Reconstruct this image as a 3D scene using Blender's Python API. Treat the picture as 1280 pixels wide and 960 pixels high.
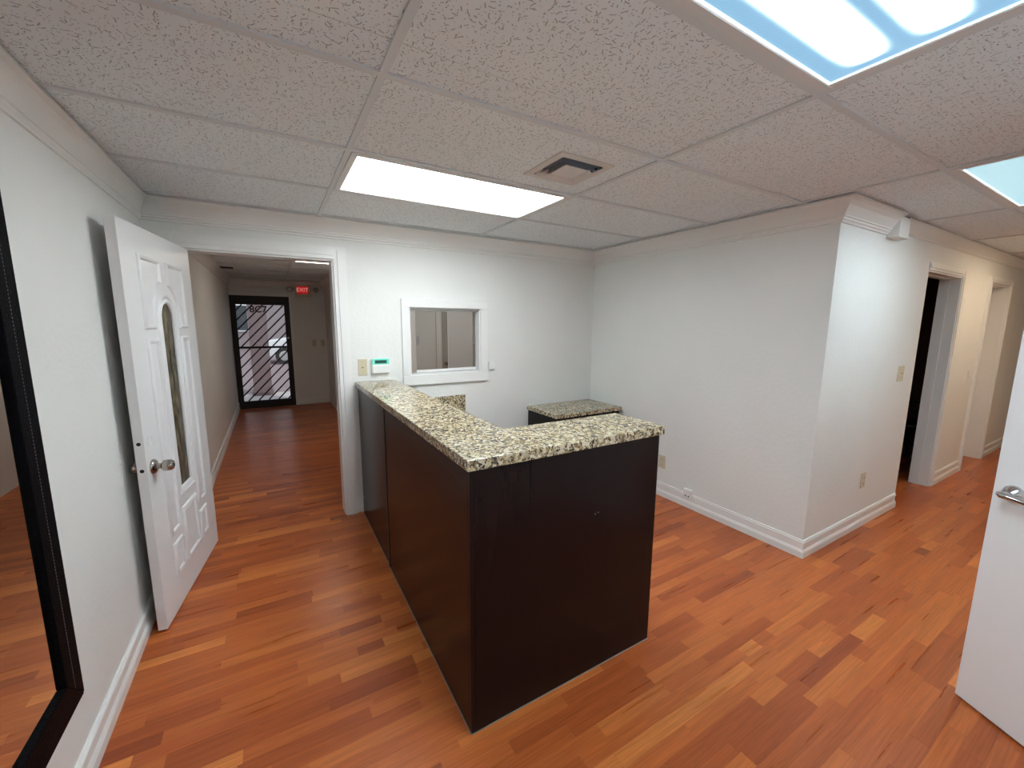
import bpy, bmesh, math, random
from mathutils import Matrix, Vector
random.seed(7)
for o in list(bpy.data.objects):
    bpy.data.objects.remove(o, do_unlink=True)
S = bpy.context.scene
COL = S.collection

# ------------------------------------------------------------------ camera
H = 2.24                       # ceiling height
W1 = 3.5525                    # right wall of the reception room
D = 2.1262                     # its length; the hall wall starts there
CR = Vector((0.86253, -0.50597, 0.00634)); CU = Vector((0.06860, 0.12935, 0.98922)); CF = Vector((0.50134, 0.85280, -0.14627))
CP = Vector((0.63154, -3.30458, 1.51545)); FPX = 507.93
cam_d = bpy.data.cameras.new('camera'); cam = bpy.data.objects.new('camera', cam_d); COL.objects.link(cam)
cam.matrix_world = Matrix(((CR.x, CU.x, -CF.x, CP.x), (CR.y, CU.y, -CF.y, CP.y), (CR.z, CU.z, -CF.z, CP.z), (0, 0, 0, 1)))
cam_d.sensor_fit = 'HORIZONTAL'; cam_d.sensor_width = 36.0; cam_d.lens = FPX / 1280 * 36.0; cam_d.clip_start = 0.02
S.camera = cam

# ------------------------------------------------------------------ world, sun, exposure
w = bpy.data.worlds.new('world'); S.world = w; w.use_nodes = True
bg = w.node_tree.nodes['Background']; bg.inputs[0].default_value = (0.80, 0.88, 1.0, 1); bg.inputs[1].default_value = 1.0
sd = bpy.data.lights.new('sun', 'SUN'); sun = bpy.data.objects.new('sun', sd); COL.objects.link(sun)
sd.energy = 2.2; sd.angle = 0.01; sun.rotation_euler = (math.radians(38), 0, math.radians(35))
VS = S.view_settings
VS.view_transform = 'Standard'; VS.look = 'None'; VS.exposure = 0.0; VS.gamma = 1.0; VS.use_curve_mapping = False

# lamp strengths (each lamp is built further down)
LAMP_NEAR_DESK = dict(edge=(8.6, 9.3, 9.6), peak=(32.0, 34.6, 36.0))
LAMP_COOL = dict(edge=(0.19, 0.46, 0.70), peak=(37.0, 43.5, 47.0), width=0.075)
LAMP_CORNER = dict(edge=(0.40, 0.70, 0.80), peak=(52.0, 61.0, 66.0), ends=(0.20, 0.44), gap=0.05, width=0.065)
LAMP_WARM = dict(edge=(5.6, 4.3, 2.9), peak=(14.0, 11.0, 7.5))
LAMP_FAR = dict(edge=(7.5, 6.6, 5.6), peak=(9.0, 8.0, 6.8))
LAMP_OFFICE = dict(edge=(4.6, 4.5, 4.3), peak=(9.0, 8.9, 8.6))

# ------------------------------------------------------------------ materials
MATS = {}
def new_mat(name):
    m = bpy.data.materials.new(name); m.use_nodes = True
    MATS[name] = m
    return m, m.node_tree.nodes, m.node_tree.links, m.node_tree.nodes['Principled BSDF']
def simple(name, col, rough=0.5, metal=0.0, bump=None, spec=None, coat=0.0):
    m, N, L, b = new_mat(name)
    b.inputs['Base Color'].default_value = (*col, 1); b.inputs['Roughness'].default_value = rough; b.inputs['Metallic'].default_value = metal
    if spec is not None: b.inputs['Specular IOR Level'].default_value = spec
    if coat: b.inputs['Coat Weight'].default_value = coat; b.inputs['Coat Roughness'].default_value = 0.15
    if bump:
        sc, st, dist = bump
        g = N.new('ShaderNodeNewGeometry'); n = N.new('ShaderNodeTexNoise'); n.inputs['Scale'].default_value = sc; n.inputs['Detail'].default_value = 3
        bp = N.new('ShaderNodeBump'); bp.inputs['Strength'].default_value = st; bp.inputs['Distance'].default_value = dist
        L.new(g.outputs['Position'], n.inputs['Vector']); L.new(n.outputs['Fac'], bp.inputs['Height']); L.new(bp.outputs['Normal'], b.inputs['Normal'])
    return m
def emit(name, col, strength=1.0):
    m, N, L, b = new_mat(name)
    b.inputs['Base Color'].default_value = (*[min(c, 0.8) for c in col], 1)
    b.inputs['Emission Color'].default_value = (*col, 1); b.inputs['Emission Strength'].default_value = strength
    return m
class G:                                         # small node-math helper
    def __init__(s, m): s.N = m.node_tree.nodes; s.L = m.node_tree.links
    def put(s, sock, v):
        if isinstance(v, bpy.types.NodeSocket): s.L.new(v, sock)
        else: sock.default_value = v
    def m(s, op, a, b=None, c=None):
        n = s.N.new('ShaderNodeMath'); n.operation = op
        for i, v in enumerate((a, b, c)):
            if v is not None: s.put(n.inputs[i], v)
        return n.outputs[0]
    def mr(s, v, a, b, c=0.0, d=1.0, t='SMOOTHSTEP'):
        n = s.N.new('ShaderNodeMapRange'); n.interpolation_type = t
        for i, x in enumerate((v, a, b, c, d)): s.put(n.inputs[i], x)
        return n.outputs[0]
    def mix(s, f, a, b):
        n = s.N.new('ShaderNodeMix'); n.data_type = 'RGBA'
        s.put(n.inputs['Factor'], f)
        for k, v in ((6, a), (7, b)): s.put(n.inputs[k], v if isinstance(v, bpy.types.NodeSocket) else (*v, 1))
        return n.outputs[2]
    def tex(s, kind, vec, **kw):
        n = s.N.new(kind); s.L.new(vec, n.inputs['Vector'])
        for k, v in kw.items(): n.inputs[k.replace('_', ' ')].default_value = v
        return n
    def ramp(s, v, stops):
        n = s.N.new('ShaderNodeValToRGB'); s.L.new(v, n.inputs[0]); e = n.color_ramp.elements
        while len(e) < len(stops): e.new(0.5)
        for el, (p, c) in zip(e, stops): el.position = p; el.color = (*c, 1)
        return n.outputs[0]
    def mapping(s, vec, scale=(1, 1, 1), loc=(0, 0, 0)):
        n = s.N.new('ShaderNodeMapping'); s.L.new(vec, n.inputs[0]); n.inputs['Scale'].default_value = scale
        if isinstance(loc, tuple): n.inputs['Location'].default_value = loc
        else: s.L.new(loc, n.inputs['Location'])
        return n.outputs[0]
    def bump(s, h, strength, dist, bsdf):
        n = s.N.new('ShaderNodeBump'); n.inputs['Strength'].default_value = strength; n.inputs['Distance'].default_value = dist
        s.L.new(h, n.inputs['Height']); s.L.new(n.outputs[0], bsdf.inputs['Normal'])

def wall_paint(name, col):
    m, N, L, b = new_mat(name); g = G(m)
    pos = N.new('ShaderNodeNewGeometry').outputs['Position']
    n1 = g.tex('ShaderNodeTexNoise', pos, Scale=38.0, Detail=4.0, Roughness=0.6)
    n2 = g.tex('ShaderNodeTexNoise', pos, Scale=1.6, Detail=2.0)
    b.inputs['Roughness'].default_value = 0.62
    c = g.mix(g.mr(n2.outputs['Fac'], 0.35, 0.65), [x * 0.97 for x in col], col)
    L.new(c, b.inputs['Base Color'])
    g.bump(g.mr(n1.outputs['Fac'], 0.42, 0.60), 0.20, 0.0022, b)
    return m
wall_paint('wall_paint', (0.80, 0.805, 0.78))
simple('trim_paint', (0.82, 0.82, 0.80), 0.32)
simple('door_paint', (0.83, 0.83, 0.83), 0.34, bump=(60, 0.08, 0.002))
simple('plastic_white', (0.82, 0.82, 0.80), 0.35)
simple('plastic_ivory', (0.62, 0.55, 0.40), 0.4)
simple('dark_hole', (0.01, 0.01, 0.01), 0.8)
simple('thread', (0.10, 0.10, 0.11), 0.8)
simple('nickel', (0.40, 0.37, 0.33), 0.22, 1.0)
simple('chrome', (0.60, 0.60, 0.60), 0.14, 1.0)
simple('pewter', (0.36, 0.34, 0.32), 0.3, 1.0)
simple('aluminium', (0.62, 0.62, 0.60), 0.38, 0.8)
simple('black_iron', (0.008, 0.008, 0.008), 0.5)
simple('grid_metal', (0.66, 0.70, 0.72), 0.5)
simple('lamp_frame', (0.70, 0.70, 0.70), 0.4)
simple('vent_paint', (0.66, 0.63, 0.60), 0.4)
simple('vent_blade', (0.46, 0.50, 0.58), 0.35)
simple('plenum', (0.02, 0.02, 0.02), 0.9)
simple('subfloor', (0.05, 0.03, 0.02), 0.9)
simple('caulk', (0.24, 0.21, 0.19), 0.6)
simple('dark_room', (0.22, 0.15, 0.12), 0.8)  # brown wall colour with the unlit room's darkness put into it
simple('black_leather', (0.015, 0.014, 0.014), 0.45)
emit('green_plastic', (0.16, 0.62, 0.50), 0.30)
simple('asphalt', (0.26, 0.20, 0.21), 0.9, bump=(30, 0.2, 0.01))
simple('concrete', (0.52, 0.46, 0.46), 0.9, bump=(40, 0.2, 0.005))
simple('stucco_mauve', (0.20, 0.14, 0.145), 0.9, bump=(50, 0.3, 0.006))
simple('stucco_pale', (0.30, 0.25, 0.26), 0.9, bump=(50, 0.3, 0.006))
simple('car_white', (0.80, 0.80, 0.82), 0.2, coat=1.0)
simple('car_glass', (0.05, 0.06, 0.07), 0.08)
simple('tyre', (0.02, 0.02, 0.02), 0.8)
emit('lcd_green', (0.008, 0.12, 0.09), 0.4)
emit('exit_red', (0.50, 0.008, 0.014), 0.55)
emit('exit_letter', (1.0, 0.42, 0.38), 0.55)

def mk_wood_floor():
    m, N, L, b = new_mat('laminate'); g = G(m)
    pos = N.new('ShaderNodeNewGeometry').outputs['Position']
    oi = N.new('ShaderNodeObjectInfo'); at = N.new('ShaderNodeAttribute'); at.attribute_name = 'tone'
    sep = N.new('ShaderNodeSeparateColor'); L.new(oi.outputs['Color'], sep.inputs[0])
    tone = g.m('ADD', sep.outputs[0], at.outputs['Fac'])
    off = N.new('ShaderNodeCombineXYZ'); g.put(off.inputs[0], g.m('MULTIPLY', tone, 37.0)); g.put(off.inputs[1], g.m('MULTIPLY', tone, 91.0))
    v1 = g.mapping(pos, (1.6, 26, 1), off.outputs[0])
    v2 = g.mapping(pos, (5, 150, 1), off.outputs[0])
    n1 = g.tex('ShaderNodeTexNoise', v1, Scale=1.0, Detail=4.0)
    n2 = g.tex('ShaderNodeTexNoise', v2, Scale=1.0, Detail=2.0)
    base = g.ramp(tone, [(0.0, (0.29, 0.058, 0.015)), (0.35, (0.42, 0.097, 0.023)), (0.65, (0.51, 0.133, 0.031)), (1.0, (0.67, 0.222, 0.054))])
    k = g.m('ADD', g.mr(n1.outputs['Fac'], 0.30, 0.72, 0.86, 1.13, 'LINEAR'), g.mr(n2.outputs['Fac'], 0.3, 0.7, -0.16, 0.14, 'LINEAR'))
    mul = N.new('ShaderNodeVectorMath'); mul.operation = 'SCALE'; L.new(base, mul.inputs[0]); L.new(k, mul.inputs['Scale'])
    L.new(mul.outputs[0], b.inputs['Base Color'])
    L.new(g.mr(n1.outputs['Fac'], 0.2, 0.8, 0.26, 0.36), b.inputs['Roughness'])
    b.inputs['Specular IOR Level'].default_value = 0.42
mk_wood_floor()

def mk_granite():
    m, N, L, b = new_mat('granite'); g = G(m)
    pos = N.new('ShaderNodeNewGeometry').outputs['Position']
    warp = g.tex('ShaderNodeTexNoise', pos, Scale=40.0, Detail=3.0)
    vm = N.new('ShaderNodeVectorMath'); vm.operation = 'SCALE'; L.new(warp.outputs['Color'], vm.inputs[0]); vm.inputs['Scale'].default_value = 0.022
    ad = N.new('ShaderNodeVectorMath'); ad.operation = 'ADD'; L.new(pos, ad.inputs[0]); L.new(vm.outputs[0], ad.inputs[1])
    v1 = g.tex('ShaderNodeTexVoronoi', ad.outputs[0], Scale=84.0)
    v2 = g.tex('ShaderNodeTexVoronoi', ad.outputs[0], Scale=165.0)
    s1 = N.new('ShaderNodeSeparateColor'); L.new(v1.outputs['Color'], s1.inputs[0])
    s2 = N.new('ShaderNodeSeparateColor'); L.new(v2.outputs['Color'], s2.inputs[0])
    n = g.tex('ShaderNodeTexNoise', pos, Scale=7.0, Detail=3.0)
    c = g.ramp(s1.outputs[0], [(0.0, (0.18, 0.125, 0.065)), (0.25, (0.40, 0.315, 0.18)), (0.55, (0.57, 0.485, 0.31)), (0.80, (0.68, 0.62, 0.47)), (1.0, (0.30, 0.24, 0.16))])
    dark = g.m('MULTIPLY', g.mr(s2.outputs[1], 0.60, 0.66), g.mr(s1.outputs[1], 0.25, 0.45))
    c = g.mix(dark, c, (0.050, 0.034, 0.024))
    dk2 = g.m('MULTIPLY', g.mr(s1.outputs[2], 0.80, 0.84), g.mr(n.outputs['Fac'], 0.42, 0.58))
    c = g.mix(dk2, c, (0.045, 0.035, 0.032))
    L.new(c, b.inputs['Base Color']); b.inputs['Roughness'].default_value = 0.11
mk_granite()

def mk_espresso():
    m, N, L, b = new_mat('espresso'); g = G(m)
    pos = N.new('ShaderNodeNewGeometry').outputs['Position']
    n = g.tex('ShaderNodeTexNoise', g.mapping(pos, (30, 30, 1.2)), Scale=1.0, Detail=4.0, Distortion=0.6)
    L.new(g.mix(g.mr(n.outputs['Fac'], 0.3, 0.7), (0.0085, 0.0042, 0.0045), (0.0110, 0.0052, 0.0052)), b.inputs['Base Color'])
    b.inputs['Roughness'].default_value = 0.24; b.inputs['Specular IOR Level'].default_value = 0.20
mk_espresso()

def mk_tile():
    m, N, L, b = new_mat('acoustic_tile'); g = G(m)
    pos = N.new('ShaderNodeNewGeometry').outputs['Position']
    oi = N.new('ShaderNodeObjectInfo')
    off = N.new('ShaderNodeCombineXYZ'); g.put(off.inputs[0], g.m('MULTIPLY', oi.outputs['Random'], 11.0)); g.put(off.inputs[1], g.m('MULTIPLY', oi.outputs['Random'], 23.0))
    P = g.mapping(pos, (1, 1, 0.0), off.outputs[0])
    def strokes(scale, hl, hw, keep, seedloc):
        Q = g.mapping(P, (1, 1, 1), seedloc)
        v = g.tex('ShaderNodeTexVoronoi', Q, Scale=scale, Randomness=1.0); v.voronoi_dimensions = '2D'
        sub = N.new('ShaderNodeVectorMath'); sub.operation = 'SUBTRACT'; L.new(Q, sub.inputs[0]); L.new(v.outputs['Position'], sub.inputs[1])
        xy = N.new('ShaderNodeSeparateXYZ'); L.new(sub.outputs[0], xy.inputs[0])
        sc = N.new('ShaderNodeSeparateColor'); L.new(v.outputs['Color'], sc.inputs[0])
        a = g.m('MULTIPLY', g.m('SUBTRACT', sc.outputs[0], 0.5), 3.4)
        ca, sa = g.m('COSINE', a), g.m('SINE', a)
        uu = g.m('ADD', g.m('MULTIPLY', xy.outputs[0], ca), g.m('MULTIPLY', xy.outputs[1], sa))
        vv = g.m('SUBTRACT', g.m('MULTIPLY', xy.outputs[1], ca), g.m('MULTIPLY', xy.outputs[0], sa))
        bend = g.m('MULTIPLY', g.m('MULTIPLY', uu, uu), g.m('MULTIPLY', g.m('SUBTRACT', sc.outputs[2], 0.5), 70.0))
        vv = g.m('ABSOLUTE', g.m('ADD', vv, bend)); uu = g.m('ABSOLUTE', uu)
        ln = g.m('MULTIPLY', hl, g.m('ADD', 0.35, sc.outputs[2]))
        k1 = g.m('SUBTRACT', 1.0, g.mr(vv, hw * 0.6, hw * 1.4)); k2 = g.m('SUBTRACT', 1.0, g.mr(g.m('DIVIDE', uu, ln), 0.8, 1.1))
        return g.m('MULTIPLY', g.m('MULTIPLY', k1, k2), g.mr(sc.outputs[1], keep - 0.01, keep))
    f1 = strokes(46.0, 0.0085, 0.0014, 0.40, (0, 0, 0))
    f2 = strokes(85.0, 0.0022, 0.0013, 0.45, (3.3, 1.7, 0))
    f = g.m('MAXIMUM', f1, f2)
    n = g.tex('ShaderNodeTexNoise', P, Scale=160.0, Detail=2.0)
    L.new(g.mix(f, (0.80, 0.855, 0.885), (0.38, 0.40, 0.41)), b.inputs['Base Color'])  # darker fissure tone: shade inside the pits put into the colour
    b.inputs['Roughness'].default_value = 0.9
    h = g.m('SUBTRACT', g.m('MULTIPLY', n.outputs['Fac'], 0.25), f)
    g.bump(h, 0.5, 0.002, b)
mk_tile()

def mk_glass(name, tint=(1, 1, 1), mixmin=0.04):
    m = bpy.data.materials.new(name); m.use_nodes = True; MATS[name] = m; N = m.node_tree.nodes; L = m.node_tree.links
    N.remove(N['Principled BSDF']); out = N['Material Output']
    t = N.new('ShaderNodeBsdfTransparent'); t.inputs[0].default_value = (*tint, 1)
    gl = N.new('ShaderNodeBsdfGlossy'); gl.inputs['Roughness'].default_value = 0.02
    fr = N.new('ShaderNodeFresnel'); fr.inputs[0].default_value = 1.5
    mx = N.new('ShaderNodeMixShader'); L.new(fr.outputs[0], mx.inputs[0]); L.new(t.outputs[0], mx.inputs[1]); L.new(gl.outputs[0], mx.inputs[2]); L.new(mx.outputs[0], out.inputs[0])
mk_glass('clear_glass', (0.93, 0.95, 0.94)); mk_glass('smoked_glass', (0.80, 0.79, 0.77))
simple('mirror_glass', (0.84, 0.86, 0.85), 0.0, 1.0)
def mk_leaded():
    m, N, L, b = new_mat('leaded_glass'); g = G(m)
    oc = N.new('ShaderNodeTexCoord').outputs['Object']
    n = g.tex('ShaderNodeTexNoise', g.mapping(oc, (30, 30, 9)), Scale=1.0, Detail=3.0)
    L.new(g.ramp(n.outputs['Fac'], [(0.35, (0.035, 0.030, 0.020)), (0.52, (0.11, 0.095, 0.06)), (0.65, (0.20, 0.17, 0.11))]), b.inputs['Base Color'])
    b.inputs['Roughness'].default_value = 0.25; b.inputs['Specular IOR Level'].default_value = 0.25; g.bump(n.outputs['Fac'], 0.3, 0.003, b)
mk_leaded()
def mk_croc():
    m, N, L, b = new_mat('croc_leather'); g = G(m)
    pos = N.new('ShaderNodeNewGeometry').outputs['Position']
    v = g.tex('ShaderNodeTexVoronoi', g.mapping(pos, (1, 1, 1.6)), Scale=70.0); v.feature = 'DISTANCE_TO_EDGE'
    b.inputs['Base Color'].default_value = (0.003, 0.003, 0.004, 1); b.inputs['Roughness'].default_value = 0.55; b.inputs['Specular IOR Level'].default_value = 0.04
    g.bump(g.mr(v.outputs['Distance'], 0.0, 0.12), 0.5, 0.002, b)
mk_croc()
def mk_diffuser(name, edge, peak, ends=(0.40, 0.54), gap=0.150, width=0.088):
    m, N, L, b = new_mat(name); g = G(m)
    oc = N.new('ShaderNodeTexCoord').outputs['Object']
    xy = N.new('ShaderNodeSeparateXYZ'); L.new(oc, xy.inputs[0])
    yc = g.m('ABSOLUTE', xy.outputs[1]); ay = g.m('MINIMUM', yc, g.m('ABSOLUTE', g.m('SUBTRACT', yc, gap))); ax = g.m('ABSOLUTE', xy.outputs[0])
    band = g.m('MULTIPLY', g.m('POWER', g.m('SUBTRACT', 1.0, g.mr(ay, 0.0, width)), 2.2), g.m('SUBTRACT', 1.0, g.mr(ax, ends[0], ends[1])))
    ck = g.tex('ShaderNodeTexWave', g.mapping(oc, (1, 1, 1)), Scale=60.0); ck.bands_direction = 'DIAGONAL'
    rip = g.mr(ck.outputs['Fac'], 0.0, 1.0, 0.84, 1.12, 'LINEAR')
    c = g.mix(band, edge, peak)
    n = N.new('ShaderNodeMix'); n.data_type = 'RGBA'; n.blend_type = 'MIX'
    b.inputs['Base Color'].default_value = (0.22, 0.24, 0.25, 1); b.inputs['Roughness'].default_value = 0.3
    L.new(c, b.inputs['Emission Color']); L.new(rip, b.inputs['Emission Strength'])
for nm, d_ in (('diffuser_white', LAMP_NEAR_DESK), ('diffuser_cool', LAMP_COOL), ('diffuser_corner', LAMP_CORNER), ('diffuser_warm', LAMP_WARM), ('diffuser_far', LAMP_FAR), ('diffuser_office', LAMP_OFFICE)):
    mk_diffuser(nm, **d_)
emit('lens_rim', (0.85, 0.97, 1.0), 1.05)

# ------------------------------------------------------------------ mesh helpers
def box(bm, x0, x1, y0, y1, z0, z1):
    v = [bm.verts.new((x, y, z)) for z in (z0, z1) for y in (y0, y1) for x in (x0, x1)]
    for f in ((0, 2, 3, 1), (4, 5, 7, 6), (0, 1, 5, 4), (2, 6, 7, 3), (0, 4, 6, 2), (1, 3, 7, 5)):
        bm.faces.new([v[i] for i in f])
    return bm
def BX(*a): return box(bmesh.new(), *a)
def BXS(*lst):
    bm = bmesh.new()
    for a in lst: box(bm, *a)
    return bm
def bevel(bm, w=0.003, seg=2):
    bmesh.ops.bevel(bm, geom=list(bm.edges), offset=w, segments=seg, profile=0.5, affect='EDGES'); return bm
def prism(bm, poly, axis, a, b):
    """poly: 2D points; axis 'x' -> (y,z), 'y' -> (x,z), 'z' -> (x,y)"""
    def p3(p, t): return {'x': (t, p[0], p[1]), 'y': (p[0], t, p[1]), 'z': (p[0], p[1], t)}[axis]
    A = [bm.verts.new(p3(p, a)) for p in poly]; B = [bm.verts.new(p3(p, b)) for p in poly]
    n = len(poly); bm.faces.new(A[::-1]); bm.faces.new(B)
    for i in range(n): bm.faces.new((A[i], A[(i + 1) % n], B[(i + 1) % n], B[i]))
    bmesh.ops.recalc_face_normals(bm, faces=bm.faces); return bm
def lathe(prof, axis='z', n=24, at=(0, 0, 0)):
    """prof: list of (radius, height along axis)"""
    bm = bmesh.new(); rings = []
    for r, h in prof:
        ring = []
        for i in range(n):
            a = 2 * math.pi * i / n; c, s = r * math.cos(a), r * math.sin(a)
            p = {'z': (c, s, h), 'x': (h, c, s), 'y': (c, h, s)}[axis]
            ring.append(bm.verts.new((p[0] + at[0], p[1] + at[1], p[2] + at[2])))
        rings.append(ring)
    for A, B in zip(rings, rings[1:]):
        for i in range(n): bm.faces.new((A[i], A[(i + 1) % n], B[(i + 1) % n], B[i]))
    bm.faces.new(rings[0]); bm.faces.new(rings[-1])
    bmesh.ops.recalc_face_normals(bm, faces=bm.faces); return bm
def tube(pts, rad, n=8, closed=False):
    bm = bmesh.new(); pts = [Vector(p) for p in pts]; rings = []; k = len(pts); prev = None
    for i, p in enumerate(pts):
        a = pts[(i - 1) % k] if (closed or i > 0) else p; b = pts[(i + 1) % k] if (closed or i < k - 1) else p
        t = (b - a).normalized(); up_ = Vector((0, 0, 1)) if abs(t.z) < 0.95 else Vector((1, 0, 0))
        s = (prev - t * prev.dot(t)).normalized() if prev is not None else t.cross(up_).normalized()
        prev = s; q = s.cross(t)
        r = rad[i] if isinstance(rad, (list, tuple)) else rad
        rings.append([bm.verts.new(p + s * r * math.cos(2 * math.pi * j / n) + q * r * math.sin(2 * math.pi * j / n)) for j in range(n)])
    for i in range(k if closed else k - 1):
        A, B = rings[i], rings[(i + 1) % k]
        for j in range(n): bm.faces.new((A[j], A[(j + 1) % n], B[(j + 1) % n], B[j]))
    if not closed: bm.faces.new(rings[0]); bm.faces.new(rings[-1])
    bmesh.ops.recalc_face_normals(bm, faces=bm.faces); return bm
ROOT = {}
def obj(name, bm, mat, parent=None, smooth=False, world=True):
    """one mesh object; with a parent, vertices given in world coordinates are moved into the parent's frame"""
    me = bpy.data.meshes.new(name)
    bmesh.ops.recalc_face_normals(bm, faces=bm.faces)
    bm.to_mesh(me); bm.free()
    me.materials.append(MATS[mat])
    if smooth:
        for p in me.polygons: p.use_smooth = True
        me.set_sharp_from_angle(angle=math.radians(38))
    o = bpy.data.objects.new(name, me); COL.objects.link(o)
    if parent is not None:
        o.parent = parent
        M = ROOT.get(parent.name)
        if M is not None and world: me.transform(M.inverted())
        if M is not None: ROOT[o.name] = M
    return o
def tag(o, label, cat, group=None, kind=None):
    o['label'] = label; o['category'] = cat
    if group: o['group'] = group
    if kind: o['kind'] = kind
    return o
def thing(name, label, cat, loc=(0, 0, 0), rotz=0.0, group=None, kind=None):
    o = bpy.data.objects.new(name, None); COL.objects.link(o); o.empty_display_size = 0.1
    o.location = loc; o.rotation_euler = (0, 0, rotz)
    ROOT[o.name] = Matrix.Translation(loc) @ Matrix.Rotation(rotz, 4, 'Z')
    return tag(o, label, cat, group, kind)
def struct(name, bm, mat, label, cat, smooth=False):
    o = obj(name, bm, mat, None, smooth); return tag(o, label, cat, kind='structure')
def sub(o, name, bm, mat, smooth=False):            # sub-part: vertices already in the same frame as o's
    me_o = obj(name, bm, mat, o, smooth, world=False); return me_o
def center_origin(o, c):                            # move the origin of a child (frame of its parent) to c
    o.data.transform(Matrix.Translation(Vector(c) * -1)); o.location = c

# ------------------------------------------------------------------ walls
T = 0.14
DX0, DX1, DZ = 0.165, 1.052, 1.972                  # doorway in the back wall
WX0, WX1, WZ0, WZ1 = 1.603, 2.238, 1.088, 1.643      # pass-through window
FX0, FX1, FY = 0.048, 1.52, 5.13
QX0, QX1, QY = 1.60, 3.69, 2.2                       # small lit office behind the sliding window                     # far waiting room
RY = -3.72                                           # wall behind the camera
HX = 9.0                                             # end of the hall
ZT = H + 0.14
struct('wall_left', BX(-T, 0, RY - T, T, -0.02, ZT), 'wall_paint', 'white textured wall carrying the black framed mirror', 'wall')
bw = BXS((0, DX0, 0, T, -0.02, ZT), (DX0, DX1, 0, T, DZ, ZT), (DX1, WX0, 0, T, -0.02, ZT), (WX0, WX1, 0, T, -0.02, WZ0), (WX0, WX1, 0, T, WZ1, ZT), (WX1, W1 + T, 0, T, -0.02, ZT))
struct('wall_back', bw, 'wall_paint', 'white textured wall with doorway and small sliding pass-through window', 'wall')
struct('wall_right', BX(W1, W1 + T, -D + T, 0, -0.02, ZT), 'wall_paint', 'blank white wall between the low cabinet and the hall corner', 'wall')
A0, A1, AZ = 5.10, 5.962, 1.955                      # first hall doorway
B0, B1, BZ = 6.87, 7.63, 1.96                        # second hall doorway
hw_ = BXS((W1, A0, -D, -D + T, -0.02, ZT), (A0, A1, -D, -D + T, AZ, ZT), (A1, B0, -D, -D + T, -0.02, ZT), (B0, B1, -D, -D + T, BZ, ZT), (B1, HX + T, -D, -D + T, -0.02, ZT))
struct('wall_hall', hw_, 'wall_paint', 'white hall wall with two doorways past the outer corner', 'wall')
struct('wall_hall_end', BX(HX, HX + T, RY - T, -D, -0.02, ZT), 'wall_paint', 'white wall closing the far end of the hall', 'wall')
R0, R1, RZ = 2.66, 3.46, 2.0                         # doorway of the lever-handled door
rw = BXS((0, R0, RY - T, RY, -0.02, ZT), (R0, R1, RY - T, RY, RZ, ZT), (R1, HX, RY - T, RY, -0.02, ZT))
struct('wall_rear', rw, 'wall_paint', 'white wall facing the reception window', 'wall')
struct('wall_closet', BXS((R0 - 0.3, R1 + 0.3, RY - 1.1, RY - 1.0, -0.02, ZT), (R0 - 0.3, R0 - 0.2, RY - 1.0, RY - T, -0.02, ZT), (R1 + 0.2, R1 + 0.3, RY - 1.0, RY - T, -0.02, ZT), (R0 - 0.3, R1 + 0.3, RY - 1.1, RY - T, ZT, ZT + 0.05), (R0 - 0.3, R1 + 0.3, RY - 1.1, RY - T, -0.05, -0.01)), 'wall_paint', 'plain white closet walls behind the lever handled door', 'wall')
# far waiting room
FG0, FG1, FGZ = 0.045, 0.935, 1.968
struct('wall_far_left', BX(FX0 - T, FX0, T, FY + T, -0.02, ZT), 'wall_paint', 'bare white side wall of the far waiting room', 'wall')
struct('wall_far', BXS((FG0, FG1, FY, FY + T, FGZ, ZT), (FG1, QX0, FY, FY + T, -0.02, ZT)), 'wall_paint', 'white wall around the black security door below the exit sign', 'wall')
struct('wall_far_right', BX(FX1, QX0, T, FY, -0.02, ZT), 'wall_paint', 'white partition on the right side of the far waiting room', 'wall')
struct('wall_window_room', BXS((QX0, QX1 + T, QY, QY + T, -0.02, ZT), (QX1, QX1 + T, T, QY, -0.02, ZT)), 'wall_paint', 'white walls of the small room seen through the sliding window', 'wall')
struct('trim_16', BXS((2.62, 2.70, QY - 0.02, QY, 0, 2.08), (3.40, 3.48, QY - 0.02, QY, 0, 2.08), (2.70, 3.40, QY - 0.02, QY, 2.0, 2.08)), 'trim_paint', 'white door casing seen through the sliding window', 'door casing')
d5 = thing('door_5', 'plain white closed door seen through the sliding window', 'door', (3.05, QY, 0), kind='structure')
obj('leaf', bevel(BX(2.70, 3.40, QY - 0.010, QY, 0.005, 2.0), 0.002, 1), 'door_paint', d5)
obj('door_knob', lathe([(0.028, QY - 0.010), (0.026, QY - 0.018), (0.012, QY - 0.024), (0.024, QY - 0.036), (0.025, QY - 0.052), (0.014, QY - 0.060)], 'y', 16, (2.76, 0, 0.95)), 'nickel', d5, True)
# dim office behind the first hall doorway
struct('wall_office', BXS((W1 + T, W1 + T + 0.02, -D + T, -0.001, -0.02, ZT), (W1 + T, 8.7, -0.06, -0.001, -0.02, ZT), (8.6, 8.7, -D + T, -0.06, -0.02, ZT), (W1 + T, A0 - 0.02, -D + T, -D + T + 0.004, 0, ZT)), 'dark_room', 'walls of the unlit office past the hall doorway, coloured dark for its lack of light', 'wall')

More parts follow.
